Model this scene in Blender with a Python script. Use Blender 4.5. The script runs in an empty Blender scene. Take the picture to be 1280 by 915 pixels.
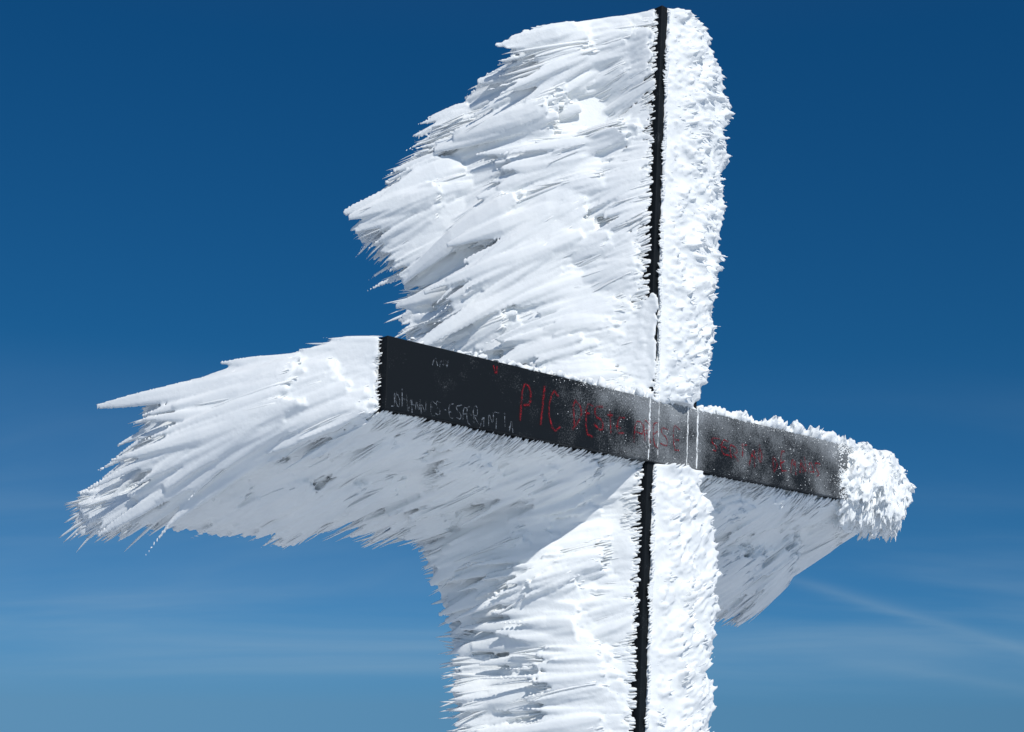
import bpy, bmesh, math, numpy as np
from mathutils import Matrix, Vector
rng=np.random.default_rng(7)
scene=bpy.context.scene
# ---------------------------------------------------------------- frame
O=np.array([.58,5.882,2.811])
AZ=math.radians(47.2)
D=np.array([math.sin(AZ),math.cos(AZ),0.])      # along the beam
Wv=np.array([-math.cos(AZ),math.sin(AZ),0.])    # to the back of the cross
N=-Wv                                            # front normal
G=np.array([-.891,.454,0.])                      # rime growth direction
N1=np.array([-.454,-.891,0.])                    # outward of the flag side
Z=np.array([0,0,1.])
LEAN=.063
HB=.135
TOP=4.835
def A(x): return np.atleast_1d(np.asarray(x,float))
def W(s,w,z): 
    s,w,z=A(s),A(w),A(z)
    return O+s[...,None]*D+w[...,None]*Wv+z[...,None]*Z
def P_post(s,w,zabs):
    zr=A(zabs)-O[2]
    return W(A(s)+LEAN*zr,w,zr)
# ---------------------------------------------------------------- noise
class SN:
    def __init__(s,freq,seed,n=14):
        r=np.random.default_rng(seed)
        k=r.normal(size=(n,3)); k/=np.linalg.norm(k,axis=1)[:,None]
        s.k=k*freq*r.uniform(.6,1.7,(n,1))*2*math.pi; s.p=r.uniform(0,6.28,n); s.n=n
    def __call__(s,P): return np.sin(P@s.k.T+s.p).sum(-1)/math.sqrt(s.n/2.)/1.6
nA=SN(1.1,1); nB=SN(2.6,2); nC=SN(7.,3)
# ---------------------------------------------------------------- materials
def nodes(m):
    m.use_nodes=True; nt=m.node_tree; nt.nodes.clear(); return nt
def mk(nt,t,**k):
    n=nt.nodes.new(t)
    for a,b in k.items(): setattr(n,a,b)
    return n
def rime_mat(name,grain):
    m=bpy.data.materials.new(name); nt=nodes(m); L=nt.links.new
    out=mk(nt,'ShaderNodeOutputMaterial'); b=mk(nt,'ShaderNodeBsdfPrincipled')
    tc=mk(nt,'ShaderNodeTexCoord')
    n1=mk(nt,'ShaderNodeTexNoise'); n1.inputs['Scale'].default_value=60; n1.inputs['Detail'].default_value=5; n1.inputs['Roughness'].default_value=.6
    n2=mk(nt,'ShaderNodeTexNoise'); n2.inputs['Scale'].default_value=5; n2.inputs['Detail'].default_value=3
    L(tc.outputs['Object'],n1.inputs['Vector']); L(tc.outputs['Object'],n2.inputs['Vector'])
    r=mk(nt,'ShaderNodeValToRGB'); r.color_ramp.elements[0].position=.3; r.color_ramp.elements[1].position=.7
    r.color_ramp.elements[0].color=(.78,.81,.82,1); r.color_ramp.elements[1].color=(.86,.88,.873,1)
    L(n2.outputs['Fac'],r.inputs['Fac']); L(r.outputs['Color'],b.inputs['Base Color'])
    b.inputs['Roughness'].default_value=.6
    b.inputs['Specular IOR Level'].default_value=.3
    bp=mk(nt,'ShaderNodeBump'); bp.inputs['Strength'].default_value=grain; bp.inputs['Distance'].default_value=.008
    L(n1.outputs['Fac'],bp.inputs['Height']); L(bp.outputs['Normal'],b.inputs['Normal'])
    L(b.outputs[0],out.inputs[0]); return m
def dark_mat(name,pts):
    m=bpy.data.materials.new(name); nt=nodes(m); L=nt.links.new
    out=mk(nt,'ShaderNodeOutputMaterial'); b=mk(nt,'ShaderNodeBsdfPrincipled'); tc=mk(nt,'ShaderNodeTexCoord')
    sub=mk(nt,'ShaderNodeVectorMath',operation='SUBTRACT'); sub.inputs[1].default_value=O
    dot=mk(nt,'ShaderNodeVectorMath',operation='DOT_PRODUCT'); dot.inputs[1].default_value=D
    L(tc.outputs['Object'],sub.inputs[0]); L(sub.outputs[0],dot.inputs[0])
    mr=mk(nt,'ShaderNodeMapRange'); mr.inputs['From Min'].default_value=-1.5; mr.inputs['From Max'].default_value=1.5
    L(dot.outputs['Value'],mr.inputs['Value'])
    ramp=mk(nt,'ShaderNodeValToRGB'); cr=ramp.color_ramp
    cr.elements[0].position=0; cr.elements[0].color=(pts[0][1],)*3+(1,)
    cr.elements[1].position=pts[-1][0]; cr.elements[1].color=(pts[-1][1],)*3+(1,)
    for p,v in pts[1:-1]:
        e=cr.elements.new(p); e.color=(v,v,v,1)
    L(mr.outputs[0],ramp.inputs['Fac'])
    sep=mk(nt,'ShaderNodeSeparateXYZ'); L(sub.outputs[0],sep.inputs[0])
    em=mk(nt,'ShaderNodeMapRange'); em.inputs['From Min'].default_value=.02; em.inputs['From Max'].default_value=.135; em.inputs['To Max'].default_value=.36
    L(sep.outputs['Z'],em.inputs['Value'])
    em2=mk(nt,'ShaderNodeMath',operation='MULTIPLY'); L(em.outputs[0],em2.inputs[0]); L(ramp.outputs['Color'],em2.inputs[1])
    big=mk(nt,'ShaderNodeTexNoise'); big.inputs['Scale'].default_value=8; big.inputs['Detail'].default_value=6; L(tc.outputs['Object'],big.inputs['Vector'])
    fine=mk(nt,'ShaderNodeTexNoise'); fine.inputs['Scale'].default_value=200; fine.inputs['Detail'].default_value=4; fine.inputs['Roughness'].default_value=.65; L(tc.outputs['Object'],fine.inputs['Vector'])
    s1=mk(nt,'ShaderNodeMath',operation='MULTIPLY_ADD'); s1.inputs[1].default_value=.70; L(big.outputs['Fac'],s1.inputs[0]); L(fine.outputs['Fac'],s1.inputs[2])
    s2=mk(nt,'ShaderNodeMath',operation='MULTIPLY_ADD'); s2.inputs[1].default_value=.46; L(ramp.outputs['Color'],s2.inputs[0]); L(s1.outputs[0],s2.inputs[2])
    s3=mk(nt,'ShaderNodeMath',operation='ADD'); L(s2.outputs[0],s3.inputs[0]); L(em2.outputs[0],s3.inputs[1])
    fr=mk(nt,'ShaderNodeMapRange'); fr.inputs['From Min'].default_value=1.04; fr.inputs['From Max'].default_value=1.52; L(s3.outputs[0],fr.inputs['Value'])
    fm=mk(nt,'ShaderNodeMath',operation='MULTIPLY'); fm.inputs[1].default_value=.60; L(fr.outputs[0],fm.inputs[0])
    mix=mk(nt,'ShaderNodeMix',data_type='RGBA'); mix.inputs[6].default_value=(.007,.010,.013,1); mix.inputs[7].default_value=(.45,.48,.5,1)
    L(fm.outputs[0],mix.inputs[0]); L(mix.outputs[2],b.inputs['Base Color'])
    b.inputs['Roughness'].default_value=.7; b.inputs['Specular IOR Level'].default_value=.15
    bp=mk(nt,'ShaderNodeBump'); bp.inputs['Strength'].default_value=.2; bp.inputs['Distance'].default_value=.003
    L(fr.outputs[0],bp.inputs['Height']); L(bp.outputs['Normal'],b.inputs['Normal'])
    L(b.outputs[0],out.inputs[0]); return m
def paint_mat(name,c,thr):
    m=bpy.data.materials.new(name); nt=nodes(m); L=nt.links.new
    out=mk(nt,'ShaderNodeOutputMaterial'); b=mk(nt,'ShaderNodeBsdfPrincipled'); tc=mk(nt,'ShaderNodeTexCoord')
    n=mk(nt,'ShaderNodeTexNoise'); n.inputs['Scale'].default_value=80; n.inputs['Detail'].default_value=5; n.inputs['Roughness'].default_value=.7; L(tc.outputs['Object'],n.inputs['Vector'])
    mr=mk(nt,'ShaderNodeMapRange'); mr.inputs['From Min'].default_value=thr; mr.inputs['From Max'].default_value=thr+.25; L(n.outputs['Fac'],mr.inputs['Value'])
    tr=mk(nt,'ShaderNodeBsdfTransparent'); ms=mk(nt,'ShaderNodeMixShader')
    b.inputs['Base Color'].default_value=c; b.inputs['Roughness'].default_value=.7; b.inputs['Specular IOR Level'].default_value=.15
    L(mr.outputs[0],ms.inputs[0]); L(tr.outputs[0],ms.inputs[1]); L(b.outputs[0],ms.inputs[2])
    L(ms.outputs[0],out.inputs[0]); return m
def ground_mat():
    m=bpy.data.materials.new("snow_and_rock"); nt=nodes(m); L=nt.links.new
    out=mk(nt,'ShaderNodeOutputMaterial'); b=mk(nt,'ShaderNodeBsdfPrincipled'); tc=mk(nt,'ShaderNodeTexCoord')
    n=mk(nt,'ShaderNodeTexNoise'); n.inputs['Scale'].default_value=.7; n.inputs['Detail'].default_value=9; L(tc.outputs['Object'],n.inputs['Vector'])
    r=mk(nt,'ShaderNodeValToRGB'); r.color_ramp.elements[0].color=(.09,.095,.10,1); r.color_ramp.elements[0].position=.43; r.color_ramp.elements[1].color=(.74,.80,.86,1); r.color_ramp.elements[1].position=.49
    L(n.outputs['Fac'],r.inputs[0]); L(r.outputs[0],b.inputs['Base Color']); b.inputs['Roughness'].default_value=.75
    bp=mk(nt,'ShaderNodeBump'); bp.inputs['Strength'].default_value=.5; bp.inputs['Distance'].default_value=.08
    L(n.outputs['Fac'],bp.inputs['Height']); L(bp.outputs['Normal'],b.inputs['Normal']); L(b.outputs[0],out.inputs[0]); return m
RIME=rime_mat("rime",.22); RIMEF=rime_mat("rime_feather",.08)
DARK=dark_mat("frosted_black_beam",[(0,.0),(.28,.12),(.36,.34),(.46,.56),(.49,.80),(.60,.84),(.62,.60),(.85,.52),(.97,.80)])
EDGE=dark_mat("black_post",[(0,.05),(1,.05)])
SNOW=ground_mat()
RED=paint_mat("red_paint",(.24,.013,.02,1),.38); WHITE=paint_mat("chalk_paint",(.20,.23,.26,1),.42)
# ---------------------------------------------------------------- mesh helpers
root=bpy.data.objects.new("summit_cross",None); scene.collection.objects.link(root)
def obj(name,V,F,mat,smooth=True,parent=root):
    me=bpy.data.meshes.new(name); V=np.asarray(V,float)
    me.from_pydata(V.tolist(),[],F if isinstance(F,list) else F.tolist()); me.update()
    if smooth: me.polygons.foreach_set('use_smooth',[True]*len(me.polygons))
    me.materials.append(mat)
    o=bpy.data.objects.new(name,me); scene.collection.objects.link(o)
    if parent: o.parent=parent
    return o
class Bag:
    def __init__(s,hmin=0): s.V=[];s.F=[];s.n=0;s.hmin=hmin
    def add(s,V,F):
        s.V.append(np.asarray(V,float).reshape(-1,3)); s.F+= [[i+s.n for i in f] for f in F]; s.n+=len(s.V[-1])
    def addq(s,V,Q):
        s.V.append(V); s.F+=(Q+s.n).tolist(); s.n+=len(V)
    def make(s,name,mat,voxel=None,smooth_it=0,**k):
        o=obj(name,np.concatenate(s.V),s.F,mat,**k)
        if voxel:
            m=o.modifiers.new("fuse",'REMESH'); m.mode='VOXEL'; m.voxel_size=voxel; m.use_smooth_shade=True
            if smooth_it:
                q=o.modifiers.new("soften",'SMOOTH'); q.factor=.5; q.iterations=smooth_it
        return o
def norm(v): return v/np.maximum(np.linalg.norm(v,axis=-1,keepdims=True),1e-9)
FK=np.array([0,.12,.3,.52,.74,.90,1.])
PR_POINT=np.array([.5,.85,1.,.95,.70,.38,.08]); PR_BLUNT=np.array([.5,.85,1.,.96,.74,.48,.28])
def blades(bag,B,Dr,Nn,l,w,h,bend,M=6,jit=.10,sbend=None):
    n=len(B)
    if n==0: return
    Dr=norm(Dr); S=norm(np.cross(Dr,Nn)); Nn=norm(np.cross(S,Dr))
    K=len(FK); l=A(l);w=np.maximum(A(w),bag.hmin);h=np.maximum(A(h),bag.hmin);bend=A(bend)
    PR=PR_BLUNT if bag.hmin>0 else PR_POINT
    f=FK[None,:,None]
    if sbend is None: sbend=rng.normal(0,.05,n)
    C=B[:,None]+Dr[:,None]*l[:,None,None]*f+Nn[:,None]*(bend*l)[:,None,None]*f**2+S[:,None]*(sbend*l)[:,None,None]*f**2
    th=np.linspace(0,2*math.pi,M,endpoint=False)
    pr=PR[None,:,None]*(1+rng.normal(0,jit,(n,K,M)))
    ct=(np.cos(th)[None,None]*pr*w[:,None,None])[...,None]; st=(np.sin(th)[None,None]*pr*h[:,None,None])[...,None]
    V=(C[:,:,None]+S[:,None,None]*ct+Nn[:,None,None]*st).reshape(-1,3)
    q=[]
    for k in range(K-1):
        for m in range(M):
            q.append([k*M+m,k*M+(m+1)%M,(k+1)*M+(m+1)%M,(k+1)*M+m])
    e=(K-1)*M
    if M==6: q+=[[0,3,2,1],[0,5,4,3]]; q+=[[e,e+1,e+2,e+3],[e,e+3,e+4,e+5]]
    if M==4: q+=[[3,2,1,0]]; q+=[[e,e+1,e+2,e+3]]
    Q=(np.array(q)[None]+(np.arange(n)*K*M)[:,None,None]).reshape(-1,4)
    bag.addq(V,Q)
def surf_frame(surf,a,t,out):
    e=.01
    p=surf(a,t); ft=norm(surf(a,t+e)-p); fa=norm(surf(a+e,t)-p)
    nn=norm(np.cross(ft,fa)); sg=np.sign((nn*out).sum(-1)); sg[sg==0]=1
    return p,ft,nn*sg[:,None]
def scatter(bag,surf,a0,a1,Lf,out,n,ln,wd,tilt,flat=.4,tmin=.0,tpow=1.,grow=.6,spread=.06,lift=.0,M=6,sink=.35,edge=1.,mask=None,flow=.16,over=.12):
    a=rng.uniform(a0,a1,n); L=Lf(a); u=rng.uniform(0,1,n)**tpow
    t=tmin+(L*edge-tmin)*u
    if mask is not None:
        k=mask(a,t); a,t,L,u=a[k],t[k],L[k],u[k]; n=len(a)
    p,ft,nn=surf_frame(surf,a,t,out)
    cl=nB(p); big=nA(p)
    sz=(1-grow+grow*np.minimum(1,.1+t/.6))*(1+.3*cl)*rng.lognormal(0,.25,n)
    l=rng.uniform(*ln,n)*np.clip(sz,.2,2.)
    l=np.minimum(l,np.maximum(L+over-t,.05)*1.15)      # keep the windward rim in shape
    w=rng.uniform(*wd,n)*np.clip(sz,.35,1.6)
    side=np.cross(ft,nn)
    tl=tilt*(1+.8*big)+rng.normal(0,tilt*.4+.010,n)
    d=ft+nn*tl[:,None]+side*rng.normal(0,spread,n)[:,None]+side*(flow*nB(p+5.)+.05*nC(p*.6))[:,None]
    h=w*flat*rng.uniform(.7,1.3,n)
    b=p+nn*(lift*(cl+.5*nC(p*.7)+.3)*np.minimum(1,t/.25)-h*sink)[:,None]-ft*(l*.15*np.minimum(1,t/.1))[:,None]
    blades(bag,b,d,nn,l,w,h,-rng.uniform(.0,.06,n)-tl*.5,M=M)
def slab(bag,sa,sb,a0,a1,Lf,t0,na,nt):
    aa=np.linspace(a0,a1,na); tt=np.linspace(0,1,nt)
    Ag,Tg=np.meshgrid(aa,tt,indexing='ij'); L=Lf(Ag.ravel()); t=t0+(L-t0)*Tg.ravel()
    V1=sa(Ag.ravel(),t); V2=sb(Ag.ravel(),t); n=na*nt; F=[]
    I=lambda i,j:i*nt+j
    for i in range(na-1):
        for j in range(nt-1):
            F.append([I(i,j),I(i+1,j),I(i+1,j+1),I(i,j+1)]); F.append([n+I(i,j),n+I(i,j+1),n+I(i+1,j+1),n+I(i+1,j)])
    for i in range(na-1):
        F.append([I(i,0),n+I(i,0),n+I(i+1,0),I(i+1,0)]); F.append([I(i,nt-1),I(i+1,nt-1),n+I(i+1,nt-1),n+I(i,nt-1)])
    for j in range(nt-1):
        F.append([I(0,j),I(0,j+1),n+I(0,j+1),n+I(0,j)]); F.append([I(na-1,j),n+I(na-1,j),n+I(na-1,j+1),I(na-1,j+1)])
    bag.add(np.concatenate([V1,V2]),F)
# ---------------------------------------------------------------- cross steelwork
def prism(name,ring_lo,ring_hi,mat):
    V=np.concatenate([ring_lo,ring_hi]); n=len(ring_lo)
    F=[[i,(i+1)%n,n+(i+1)%n,n+i] for i in range(n)]+[list(range(n))[::-1],list(range(n,2*n))]
    o=obj(name,V,F,mat,smooth=False)
    b=o.modifiers.new("bevel",'BEVEL'); b.width=.004; b.segments=2
    return o
sq=[(0,0),(.31,0),(.31,.29),(0,.29)]
prism("post",np.concatenate([P_post(s,w,-.3) for s,w in sq]),np.concatenate([P_post(s,w,TOP) for s,w in sq]),EDGE)
def bar(name,s0,s1,w0,w1,z0,z1,mat):
    lo=np.concatenate([W(s,w,z0) for s,w in ((s0,w0),(s1,w0),(s1,w1),(s0,w1))]); hi=lo+np.array([0,0,z1-z0])
    return prism(name,lo,hi,mat)
bar("beam",-1.412,1.46,-.014,.27,-HB,HB,DARK)
# ---------------------------------------------------------------- graffiti strokes
GL={'P':[[(0,0),(0,1),(.6,.95),(.6,.5),(0,.45)]],'I':[[(.3,0),(.3,1)]],'C':[[(.6,.9),(.2,1),(0,.5),(.2,0),(.65,.1)]],'O':[[(.3,1),(0,.5),(.3,0),(.6,.5),(.3,1)]],
'D':[[(0,0),(0,1),(.5,.8),(.6,.4),(0,0)]],'A':[[(0,0),(.3,1),(.6,0)],[(.12,.4),(.5,.4)]],'S':[[(.6,.9),(.1,.95),(.1,.55),(.55,.45),(.5,.05),(0,.1)]],'E':[[(.6,1),(0,1),(0,0),(.6,0)],[(0,.5),(.45,.5)]],
'N':[[(0,0),(0,1),(.55,0),(.55,1)]],'T':[[(0,1),(.65,1)],[(.32,1),(.32,0)]],'R':[[(0,0),(0,1),(.6,.9),(.5,.5),(0,.5),(.6,0)]],'H':[[(0,0),(0,1)],[(.55,0),(.55,1)],[(0,.5),(.55,.5)]],'J':[[(.5,1),(.5,.1),(.1,.05)]],
'"':[[(.1,1),(.15,.75)],[(.35,1),(.35,.75)]],'V':[[(0,1),(.3,0),(.6,1)]],'M':[[(0,0),(.1,1),(.35,.4),(.6,1),(.7,0)]],'-':[[(.1,.5),(.4,.5)]],
'v':[[(.3,0),(0,.6),(.15,.85),(.3,.6),(.45,.85),(.6,.6),(.3,0)]],' ':[]}
def ribbon(bag,pts,wd):
    pts=np.array(pts,float)
    if len(pts)>2:
        q=[pts[0]]
        for i in range(len(pts)-1):
            q+= [pts[i]*.75+pts[i+1]*.25, pts[i]*.25+pts[i+1]*.75]
        pts=np.array(q+[pts[-1]])
    t=np.gradient(pts,axis=0); t/=np.maximum(np.linalg.norm(t,axis=1)[:,None],1e-6); nn=np.stack([-t[:,1],t[:,0]],1)
    ww=wd*rng.uniform(.6,1.2,len(pts))[:,None]/2
    a=pts+nn*ww; b=pts-nn*ww; n=len(pts)
    w0=-.0160-.0004*rng.random()
    V=np.concatenate([W(a[:,0],w0,a[:,1]),W(b[:,0],w0,b[:,1])])
    bag.add(V,[[i,n+i,n+i+1,i+1] for i in range(n-1)])
def write(bag,txt,s,z,h,wd,aspect=1.,j=.05):
    for ch in txt:
        cw=h*aspect*rng.uniform(.8,1.2); hh=h*rng.uniform(.85,1.1); sk=rng.normal(0,.12)
        for st in GL[ch]:
            jx=rng.normal(0,j,2)
            ribbon(bag,[(s+(x+jx[0]+sk*y+rng.normal(0,j))*cw,z+(y+jx[1]+rng.normal(0,j))*hh) for x,y in st],wd)
        s+=cw*.85*(1 if ch!=' ' else .7)
rb=Bag() 
write(rb,'"',-.90,.01,.10,.007,.5)
write(rb,'PIC',-.75,-.075,.150,.009,.62)
write(rb,'DES',-.47,-.06,.11,.009,.75,.07)
write(rb,'TE',-.27,-.055,.09,.008,.75,.07)
write(rb,'PRESE',-.10,-.06,.09,.007,.75,.08)
write(rb,'SERTAO',.40,-.05,.08,.007,.95,.08)
write(rb,'DE MINAS',.84,-.055,.075,.007,.80,.09)
rb.make("graffiti_red",RED,smooth=False)
wb=Bag()
write(wb,'JOHANNES-ESPERANTIA',-1.39,-.125,.056,.0042,.66,.08)
write(wb,'ANv',-1.20,.062,.035,.004,.9)
wb.make("graffiti_white",WHITE,smooth=False)
# ---------------------------------------------------------------- rime on the post flag
zk=[0,1.2,1.6,2.0,2.4,2.8,3.2,3.6,3.9,4.14,4.26,4.38,4.50,4.60,4.72,TOP]
Lk=[.5,.64,.68,.74,.86,1.0,1.08,1.12,1.15,1.20,1.36,1.44,1.18,1.0,.80,.46]
def Lpost(z): return np.interp(z,zk,Lk)
def k1p(z): return np.interp(z,[0,2.4,3.0,3.8,4.4,TOP],[.04,.12,.24,.25,.17,.10])
def postL(z,t):
    z=A(z);t=A(t); c=P_post(0*z,0*z,z)
    bulge=.09*np.sin(np.clip(t/.9,0,1)*math.pi*.6)
    p=c+t[...,None]*G-(k1p(z)*t+.09*t*t)[...,None]*Z+bulge[...,None]*N1
    return p+N1*(.04*nA(p)*np.minimum(1,t/.3))[...,None]
def postLi(z,t): return postL(z,t)-.03*N1
def postR(z,t):
    z=A(z);t=A(t); L=Lpost(z); th=.28*(1-t/(L+.05))+.02
    return postL(z,t)-N1*th[...,None]
core=Bag(hmin=.0052); fine=Bag()
Lc=lambda z:Lpost(z)*.92
slab(core,postLi,postR,-.2,TOP-.02,Lc,.03,90,26)
zlo=1.2; top=TOP-.01
scatter(core,postL,zlo,top,Lpost,N1,1300,(.24,.52),(.016,.044),.07,tmin=.04,lift=.042,edge=.84,flat=.34)
scatter(core,postL,zlo,top,Lpost,N1,3400,(.16,.38),(.009,.021),.07,tmin=.025,lift=.040,edge=.91)
scatter(core,postL,zlo,top,Lpost,N1,5000,(.15,.36),(.006,.011),.055,tmin=.03,lift=.041,edge=.90,flat=.5,spread=.045)
scatter(fine,postL,zlo,top,Lpost,N1,6500,(.14,.34),(.0035,.0085),.035,tmin=.02,lift=.042,edge=.91,M=4,flat=.6,spread=.045)
scatter(fine,postL,zlo,top,Lpost,N1,1200,(.04,.10),(.003,.006),.08,tmin=.02,lift=.040,edge=1.0,M=4,flat=.5,spread=.07)
scatter(core,postL,zlo,top,Lpost,N1,300,(.14,.30),(.009,.016),.02,tmin=.5,lift=.01,edge=1.0,spread=.07,mask=lambda a,t:t>Lpost(a)*.8)
scatter(fine,postL,zlo,top,Lpost,N1,1500,(.12,.28),(.003,.008),.02,tmin=.4,lift=.01,edge=1.0,spread=.08,over=.18,flat=.6,mask=lambda a,t:t>Lpost(a)*.8)
for zc_,nn_ in ((4.40,26),(4.64,12),(4.10,10)):
    scatter(core,postL,zc_-.07,zc_+.05,Lpost,N1,nn_,(.26,.38),(.010,.015),.0,tmin=1.0,grow=.2,lift=.01,edge=1.0,spread=.05,over=.28)
scatter(core,postR,zlo,top,Lc,-N1,600,(.15,.35),(.02,.045),.1,tmin=.05,lift=.03)
def edge_teeth(n,ln,dirv,smin,dens):
    z=rng.uniform(zlo,TOP-.02,n); z=z[(z<2.66)|(z>2.96)]; p=P_post(smin+rng.normal(0,.002,len(z)),-.012+0*z,z); k=rng.random(len(z))<dens+.5*nC(p*1.1)+.6*np.interp(z,[2.95,3.0,3.4,3.6],[0,1,.6,0]); p=p[k]; m=len(p)
    w=rng.uniform(.003,.006,m)
    blades(fine,p,dirv+Z*rng.normal(-.2,.3,m)[:,None],np.tile(N,(m,1)),rng.uniform(*ln,m)*np.clip(1+.6*nC(p),.4,1.5),w,w*.7,0*w,M=4)
edge_teeth(1700,(.014,.030),-D+N*.1,.044,.45)
scatter(fine,postL,zlo,top,lambda a:0*a+.09,N1,1500,(.03,.06),(.004,.007),.12,tmin=.014,grow=0,M=4,lift=0)
scatter(core,postL,2.96,3.42,lambda a:0*a+.04,N+N1,300,(.03,.05),(.008,.012),.4,tmin=-.03,grow=0,lift=0,spread=.9)
scatter(core,postL,.1,zlo,Lpost,N1,500,(.15,.35),(.025,.05),.1,tmin=.03,lift=.03)
# ---------------------------------------------------------------- rime on the beam
def end(v,t):
    v=A(v);t=A(t)
    b=W(-1.412+0*v,0*v+.0,HB*v)
    k1=np.interp(v,[-1,0,1],[.27,.16,.02]); k2=np.interp(v,[-1,0,1],[.05,.15,.24])
    out=.05*np.sin(np.clip(t/.8,0,1)*math.pi*.7)
    return b+t[...,None]*G-(k1*t+k2*t*t)[...,None]*Z+N1*(out*(1-.5*v*v))[...,None]
def Lend(v): return np.interp(v,[-1,-.5,0,.5,1],[1.04,1.18,1.27,1.15,.92])
def Lb(s): return np.interp(s,[-1.42,-1.1,-.7,0,.3,.5,.9,1.2,1.46,1.95],[1.02,.95,.90,.88,.68,.54,.54,.66,.78,.82])
def k1b(s): return np.interp(s,[-1.42,-1.0,-.5,0,.3,1.2,1.46,1.95],[.27,.28,.28,.31,.52,.62,.60,.56])
def zend(s): return np.interp(s,[1.46,1.6,1.8,1.98],[1,.94,.78,.45])
def under(s,t):
    s=A(s);t=A(t); b=W(s,0*s+.0,-HB*zend(s)-.0)
    p=b+t[...,None]*G-(k1b(s)*t+.04*t*t)[...,None]*Z
    return p-Z*(.03*(nA(p)+.2)*np.minimum(1,t/.25))[...,None]
def topb(s,t):
    s=A(s);t=A(t); b=W(s,0*s+.0,HB*zend(s)+0*s)
    p=b+t[...,None]*G-(np.interp(s,[-1.42,0,1.5],[.02,.1,.25])*t+.24*t*t)[...,None]*Z
    hump=np.interp(s,[-1.42,-1.2,-.7,.3,1.95],[.0,.002,.012,.025,.03])*np.sin(np.clip(t/.2,0,1)*math.pi/2)
    return p+Z*hump[...,None]
def topi(s,t): return topb(s,t)-.01*Z
def underi(s,t): return under(s,t)+.02*Z
slab(core,topi,underi,-1.40,1.97,lambda s:Lb(s)*.90,.035,110,22)
UN=-Z+.4*N1
scatter(core,under,-1.41,1.92,Lb,UN,1200,(.20,.44),(.013,.032),.065,tmin=.05,lift=.03,edge=.86,flat=.36)
scatter(core,under,-1.41,1.92,Lb,UN,6000,(.15,.33),(.006,.014),.065,tmin=.03,lift=.03,edge=.91,spread=.05)
scatter(fine,under,-1.41,1.92,Lb,UN,5500,(.12,.28),(.0035,.008),.045,tmin=.02,lift=.032,M=4,spread=.05,flat=.6,edge=.92)
scatter(fine,under,-1.41,1.92,Lb,UN,1500,(.1,.26),(.003,.008),.02,tmin=.4,lift=.01,M=4,spread=.08,flat=.6,over=.15,mask=lambda a,t:t>Lb(a)*.8)
scatter(fine,under,-1.41,1.5,lambda a:0*a+.1,UN,2000,(.03,.07),(.004,.007),.28,tmin=.004,grow=0,M=4)
scatter(core,end,-1,1,Lend,N1,500,(.24,.54),(.013,.030),.05,tmin=.03,lift=.035,edge=.83,flat=.38)
scatter(core,end,-1,1,Lend,N1,2500,(.17,.38),(.006,.014),.055,tmin=.02,lift=.035,edge=.90,spread=.05)
scatter(fine,end,-1,1,Lend,N1,3200,(.13,.32),(.003,.007),.04,tmin=.01,lift=.037,M=4,flat=.6,spread=.05,edge=.91)
scatter(core,end,-.9,.7,Lend,N1,80,(.22,.34),(.009,.013),.0,tmin=.8,edge=1.0,spread=.06,over=.16)
scatter(fine,end,-1,1,Lend,N1,600,(.16,.34),(.004,.009),.02,tmin=.7,edge=1.0,spread=.07,over=.20,M=4,flat=.6)
scatter(core,end,.75,1,Lend,N1+Z,22,(.26,.38),(.008,.012),.12,tmin=.40,edge=.80,spread=.06,over=.10,flat=.7)
scatter(core,topb,-1.41,1.92,Lb,Z,1300,(.1,.3),(.012,.028),.05,tmin=.05,lift=.015,edge=.92)
def crest(bag,n,s0,s1,ln,wd,M):
    s=rng.uniform(s0,s1,n); amt=np.interp(s,[-1.4,-1.1,-.8,-.3,.35,1.4,1.6],[.0,.15,.45,.5,1.0,1.2,1.2])
    k=rng.random(n)<amt+.03; s=s[k]; amt=amt[k]; n=len(s)
    p=W(s,rng.uniform(-.004,.10,n),HB*zend(s)+rng.uniform(-.014,.008,n))
    d=Z*1.+N*rng.uniform(.0,.9,n)[:,None]+D*rng.normal(0,.4,n)[:,None]
    l=rng.uniform(*ln,n)*(.3+.7*amt)*np.clip(1+.5*nC(p),.3,1.4); w=rng.uniform(*wd,n)
    blades(bag,p,d,D[None]+rng.normal(0,.4,(n,3)),l,w,w*.8,rng.normal(0,.1,n),M=M)
crest(core,2200,-1.3,1.55,(.02,.050),(.009,.018),6)
crest(fine,1500,-1.3,1.55,(.015,.040),(.003,.006),4)
# right-hand end cap
ax=np.stack([D*.30,N*.10,Z*.185]); cc=W(1.69,.02,-.025)[0]
def ell(u): return cc+u@ax
bm=bmesh.new(); bmesh.ops.create_icosphere(bm,subdivisions=4,radius=1.)
Vs=np.array([v.co[:] for v in bm.verts]); Fs=[[v.index for v in f.verts] for f in bm.faces]; bm.free()
Pc=ell(Vs); Pc+=norm(Vs@np.stack([D,N,Z]))*(.022*nC(Pc))[:,None]
core.add(Pc,Fs)
def capt(bag,n,ln,wd,M):
    u=rng.normal(size=(n,3)); u/=np.linalg.norm(u,axis=1)[:,None]
    nn=norm(u[:,0:1]*D*.6+u[:,1:2]*N*1.5+u[:,2:3]*Z); b=ell(u); b+=nn*(.022*nC(b)-.008)[:,None]
    w=rng.uniform(*wd,n); up=np.clip(u[:,2],0,1)
    l=rng.uniform(*ln,n)*(1-.5*up)*(1+1.3*np.clip(-u[:,2],0,1))
    blades(bag,b,nn*.7+G*.55-Z*.5+rng.normal(0,.11,(n,3)),np.cross(nn,Z)+.01,l,w,w*.6,rng.normal(0,.1,n),M=M)
capt(core,1700,(.028,.060),(.007,.015),6); capt(fine,1100,(.02,.050),(.003,.006),4)
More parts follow.
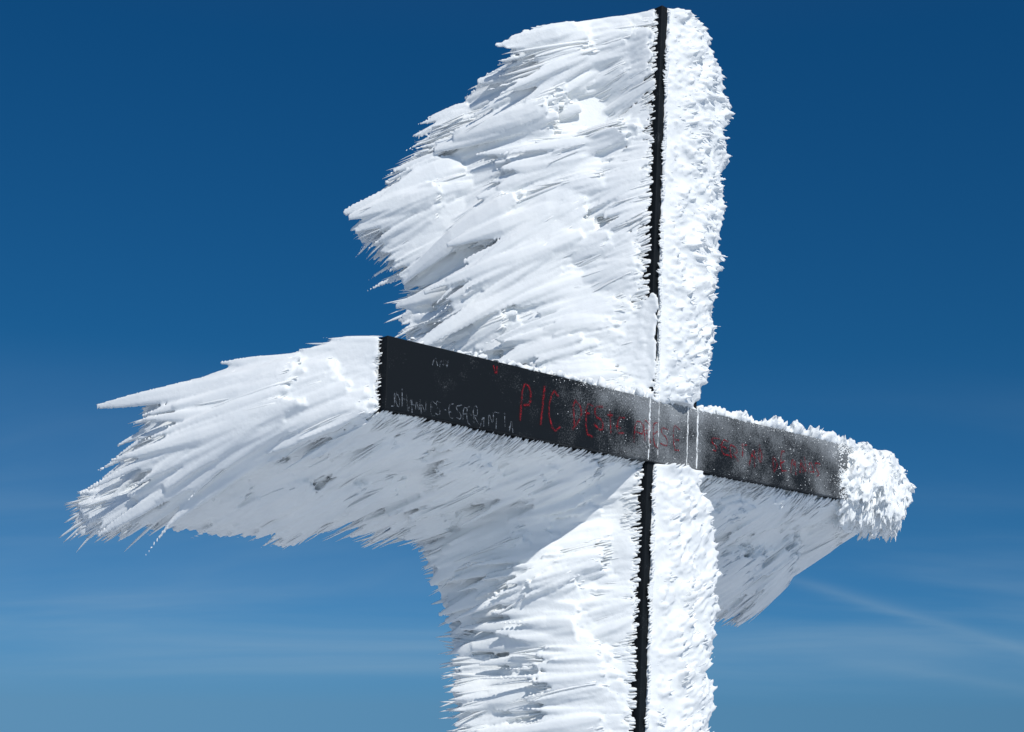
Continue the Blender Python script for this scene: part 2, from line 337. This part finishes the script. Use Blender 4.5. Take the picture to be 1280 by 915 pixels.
# ---------------------------------------------------------------- rime on the post's front face
prof=np.array([(.032,-.02),(.035,.006),(.073,.028),(.18,.05),(.29,.055),(.37,.03),(.415,-.03),(.42,-.12),(.39,-.24),(.30,-.36),(.2,-.4)])
pl=np.concatenate([[0],np.cumsum(np.linalg.norm(np.diff(prof,axis=0),axis=1))]); PLn=pl[-1]
def gz(z):
    return np.interp(A(z),[0,1.6,2.2,2.45,2.62,2.67,2.95,3.02,3.2,3.6,4.2,4.4,4.55,4.66,4.76,TOP],[1,1.08,1.12,1.04,.84,.76,.68,.78,.94,1.04,1.19,1.18,1.12,1.0,.80,.45])
def front(z,q):
    z=A(z);q=A(q); s=np.interp(q,pl,prof[:,0]); f=np.interp(q,pl,prof[:,1]); g=gz(z)
    s2=.032+(s-.032)*g; f2=np.where(f>0,f*np.clip(g,0,1),f)
    p=P_post(s2,-f2,z)
    return p+N*(.010*nC(p)*np.clip(q/.1,0,1))[:,None]+D*(.022*nC(p*.7+3)*np.clip(q/.3,0,1))[:,None]
def fslab(z0,z1,nz,nq=30):
    zz=np.linspace(z0,z1,nz); qq=np.linspace(0,PLn,nq); Zg,Qg=np.meshgrid(zz,qq,indexing='ij')
    V=front(Zg.ravel(),Qg.ravel()); I=lambda i,j:i*nq+j; F=[]
    for i in range(nz-1):
        for j in range(nq-1): F.append([I(i,j),I(i,j+1),I(i+1,j+1),I(i+1,j)])
        F.append([I(i,nq-1),I(i,0),I(i+1,0),I(i+1,nq-1)])
    F.append([I(0,j) for j in range(nq)][::-1]); F.append([I(nz-1,j) for j in range(nq)])
    core.add(V,F)
fslab(-.2,2.672,110); fslab(2.950,TOP,80)
def ftuft(bag,z0,z1,n,ln,wd,M):
    z=rng.uniform(z0,z1,n); q=rng.uniform(.0,PLn*.85,n)
    p=front(z,q); e=.01; tq=norm(front(z,q+e)-p); nrm=norm(np.cross(tq,Z)); o=p-P_post(.15+0*z,.12+0*z,z); nrm*=np.sign((nrm*o).sum(1))[:,None]
    g=np.clip(q/.12,.3,1)
    up=np.interp(z,[1.5,2.7,3,4.8],[.40,.4,.15,.0])
    d=nrm*(.32)+tq*rng.uniform(.7,1.1,n)[:,None]+Z*(rng.normal(0,.06,n)+up+.22*nC(p*.4))[:,None]
    sz=np.clip((1+.4*nC(p))*rng.lognormal(0,.2,n),.3,1.5)*g
    l=rng.uniform(*ln,n)*sz; w=rng.uniform(*wd,n)
    blades(bag,p-nrm*.005,d,Z[None]+rng.normal(0,.12,(n,3)),l,w*.55,w,rng.normal(.05,.05,n),M=M)
for z0,z1,k in ((2.96,TOP-.01,1.),(1.2,2.665,.85)):
    ftuft(core,z0,z1,int(3600*k),(.028,.060),(.007,.014),6)
    ftuft(fine,z0,z1,int(2000*k),(.022,.044),(.003,.006),4)
ftuft(core,.1,1.2,500,(.05,.09),(.014,.026),6)
n=380; p=P_post(rng.uniform(.05,.24,n),rng.uniform(.0,.30,n),TOP-.015+rng.uniform(-.012,.010,n))
blades(core,p,Z*.16+G*.8+D*.1+rng.normal(0,.12,(n,3)),np.tile(Z,(n,1)),rng.uniform(.03,.06,n),rng.uniform(.012,.022,n),rng.uniform(.008,.012,n),-rng.uniform(0,.3,n))
# vertical ice seams
for s0,wd,nn_ in ((-.012,.0032,110),(.045,.002,60),(.235,.0028,80),(.30,.004,120)):
    n=nn_; z=rng.uniform(-HB,HB+.01,n); p=W(s0+rng.normal(0,.002,n)+LEAN*z,-.0135+0*z,z)
    blades(fine,p,N*.03+Z*np.where(z>0,-1,1)[:,None]+rng.normal(0,.05,(n,3)),np.tile(N,(n,1)),rng.uniform(.008,.03,n),wd*rng.uniform(.3,1,n),wd*.5*rng.uniform(.4,1,n),0*z,M=4)
# frost flecks on the beam's face, thick at the right end
n=9000; s=rng.uniform(-.7,1.5,n); z=rng.uniform(-HB,HB,n)
pp=W(s,0*s,z); am=np.interp(s,[-.7,-.4,0,.31,.36,1.3,1.40,1.5],[.0,.01,.05,.06,.02,.06,.7,1])*(1+.9*nC(pp))+.4*np.clip((z-.10)/.035,0,1)*np.clip((s+.9)/.5,0,1)
k=rng.random(n)<am; s,z=s[k],z[k]; n=len(s); p=W(s,-.0135+0*s,z)
k2=np.where(s>1.36,2.2,1.)
blades(fine,p,N+rng.normal(0,.5,(n,3)),np.tile(Z,(n,1)),rng.uniform(.002,.006,n)*k2,rng.uniform(.001,.0024,n)*k2,rng.uniform(.001,.0022,n)*k2,0*s,M=4)
core.make("rime_body",RIME,voxel=.0064,smooth_it=1)
fine.make("rime_feathers",RIMEF)
# ---------------------------------------------------------------- ground
rr=np.concatenate([[0],np.geomspace(.5,9000,70)]); th=np.linspace(0,2*math.pi,96,endpoint=False)
V=[];F=[]
gn=SN(.12,11); gf=SN(.004,12); gm=SN(.0006,13)
for r in rr:
    P=np.stack([O[0]+r*np.cos(th),O[1]+r*np.sin(th),0*th],1)
    z=-.02*r-140*(1-math.exp(-(r/260)**1.6))*1.0 + .10*gn(P)*min(1,r/3)*(1+min(r/40,3)) + 12*gf(P)*min(1,r/400)+60*gm(P)*min(1,r/3000)-.014*max(0,r-500)
    P[:,2]=z; V.append(P)
V=np.concatenate(V); m=len(th)
for i in range(len(rr)-1):
    for j in range(m): F.append([i*m+j,i*m+(j+1)%m,(i+1)*m+(j+1)%m,(i+1)*m+j][::-1])
g=obj("snow_ground",V,F,SNOW,parent=None)
# ---------------------------------------------------------------- light
sd=Vector((.29,-.65,.70)).normalized()
elev=math.asin(sd.z); azim=math.atan2(sd.x,sd.y)
sl=bpy.data.lights.new("sun",'SUN'); sl.energy=3.55; sl.angle=math.radians(.53); sl.color=(1,.968,.915)
so=bpy.data.objects.new("sun",sl); scene.collection.objects.link(so); so.rotation_euler=sd.to_track_quat('Z','Y').to_euler(); so.location=(3,-5,9)
w=bpy.data.worlds.new("World"); scene.world=w; w.use_nodes=True; nt=w.node_tree; nt.nodes.clear(); L=nt.links.new
def math_(op,a=None,b=None,c=None):
    n=mk(nt,'ShaderNodeMath',operation=op)
    for i,x in enumerate((a,b,c)):
        if x is None: continue
        if isinstance(x,(int,float)): n.inputs[i].default_value=x
        else: L(x,n.inputs[i])
    return n.outputs[0]
out=mk(nt,'ShaderNodeOutputWorld'); bg=mk(nt,'ShaderNodeBackground'); bg.inputs[1].default_value=.10
tc=mk(nt,'ShaderNodeTexCoord'); sep=mk(nt,'ShaderNodeSeparateXYZ'); cb=mk(nt,'ShaderNodeCombineXYZ')
L(tc.outputs['Generated'],sep.inputs[0]); zc=math_('MAXIMUM',sep.outputs['Z'],.012)
L(sep.outputs['X'],cb.inputs['X']); L(sep.outputs['Y'],cb.inputs['Y']); L(zc,cb.inputs['Z'])
sky=mk(nt,'ShaderNodeTexSky',sky_type='NISHITA'); sky.sun_disc=False; sky.sun_elevation=elev; sky.sun_rotation=azim; sky.altitude=2800; sky.air_density=1.; sky.dust_density=.3; sky.ozone_density=3.
L(cb.outputs[0],sky.inputs[0])
ramp=mk(nt,'ShaderNodeValToRGB'); cr=ramp.color_ramp
tint=[(0,(.10,.235,.47)),(.06,(.115,.32,.51)),(.13,(.115,.36,.52)),(.25,(.075,.39,.56)),(.45,(.06,.45,.68)),(.7,(.26,.60,.86)),(1,(.34,.66,.90))]
cr.elements[0].position=0; cr.elements[0].color=tint[0][1]+(1,); cr.elements[1].position=1; cr.elements[1].color=tint[-1][1]+(1,)
for p_,c_ in tint[1:-1]:
    e=cr.elements.new(p_); e.color=c_+(1,)
L(zc,ramp.inputs[0])
mul=mk(nt,'ShaderNodeMix',data_type='RGBA',blend_type='MULTIPLY'); mul.inputs[0].default_value=1; L(sky.outputs[0],mul.inputs[6]); L(ramp.outputs[0],mul.inputs[7])
h=math_('ADD',zc,.22)
cu=math_('DIVIDE',sep.outputs['X'],h); cv=math_('DIVIDE',sep.outputs['Y'],h)
cxy=mk(nt,'ShaderNodeCombineXYZ'); L(cu,cxy.inputs[0]); L(cv,cxy.inputs[1])
mp=mk(nt,'ShaderNodeMapping'); mp.inputs['Rotation'].default_value=(0,0,math.radians(22)); mp.inputs['Scale'].default_value=(.5,1.5,1); L(cxy.outputs[0],mp.inputs[0])
cn=mk(nt,'ShaderNodeTexNoise'); cn.inputs['Scale'].default_value=1.2; cn.inputs['Detail'].default_value=6; cn.inputs['Roughness'].default_value=.5; cn.inputs['Distortion'].default_value=.5; L(mp.outputs[0],cn.inputs['Vector'])
cm=mk(nt,'ShaderNodeMapRange'); cm.interpolation_type='SMOOTHSTEP'; cm.inputs['From Min'].default_value=.38; cm.inputs['From Max'].default_value=.78; L(cn.outputs['Fac'],cm.inputs[0])
lo=mk(nt,'ShaderNodeMapRange'); lo.interpolation_type='SMOOTHSTEP'; lo.inputs['From Min'].default_value=.26; lo.inputs['From Max'].default_value=.05; L(zc,lo.inputs[0])
lo2=mk(nt,'ShaderNodeMapRange'); lo2.interpolation_type='SMOOTHSTEP'; lo2.inputs['From Min'].default_value=.012; lo2.inputs['From Max'].default_value=.05; L(zc,lo2.inputs[0])
cl=math_('MULTIPLY',math_('MULTIPLY',math_('MULTIPLY',cm.outputs[0],lo.outputs[0]),lo2.outputs[0]),.36)
ax_=math_('DIVIDE',sep.outputs['X'],math_('MAXIMUM',sep.outputs['Y'],.05)); az_=math_('DIVIDE',sep.outputs['Z'],math_('MAXIMUM',sep.outputs['Y'],.05))
# thin milky haze on the western side
hz=mk(nt,'ShaderNodeMapRange'); hz.interpolation_type='SMOOTHSTEP'; hz.inputs['From Min'].default_value=.30; hz.inputs['From Max'].default_value=-.50; L(ax_,hz.inputs[0])
haze=math_('MULTIPLY',math_('MULTIPLY',hz.outputs[0],lo.outputs[0]),.075)
wob=math_('MULTIPLY',math_('SUBTRACT',cn.outputs['Fac'],.5),.02)
tot=math_('ADD',cl,haze)
for (c0,sl_,wd_,x0,x1,st) in ((.151,-.2686,.0042,.16,.22,.15),(.085,-.16,.005,.20,.28,.09)):
    dd=math_('SUBTRACT',math_('ADD',az_,wob),math_('MULTIPLY_ADD',ax_,sl_,c0))
    gg=math_('EXPONENT',math_('MULTIPLY',math_('POWER',math_('DIVIDE',math_('ABSOLUTE',dd),wd_),1.6),-1.))
    fd=mk(nt,'ShaderNodeMapRange'); fd.inputs['From Min'].default_value=x0; fd.inputs['From Max'].default_value=x1; L(ax_,fd.inputs[0])
    fe=mk(nt,'ShaderNodeMapRange'); fe.inputs['From Min'].default_value=.8; fe.inputs['From Max'].default_value=.3; L(ax_,fe.inputs[0])
    tot=math_('ADD',tot,math_('MULTIPLY',math_('MULTIPLY',math_('MULTIPLY',gg,fd.outputs[0]),fe.outputs[0]),st))
cmix=mk(nt,'ShaderNodeMix',data_type='RGBA'); cmix.clamp_factor=True; L(tot,cmix.inputs[0]); L(mul.outputs[2],cmix.inputs[6]); cmix.inputs[7].default_value=(3.3,4.6,5.6,1)
L(cmix.outputs[2],bg.inputs[0]); L(bg.outputs[0],out.inputs[0])
# ---------------------------------------------------------------- camera
cam=bpy.data.cameras.new("camera"); cam.lens=50; cam.sensor_width=36; cam.clip_end=30000
co=bpy.data.objects.new("camera",cam); scene.collection.objects.link(co); scene.camera=co
p=math.radians(14.14)
M=Matrix(((1,0,0),(0,-math.sin(p),-math.cos(p)),(0,math.cos(p),-math.sin(p)))).to_4x4()
co.matrix_world=Matrix.Translation((0,0,1.6))@M@Matrix.Rotation(math.radians(.7),4,'Z')
scene.view_settings.view_transform='Standard'; scene.view_settings.look='None'; scene.view_settings.exposure=0
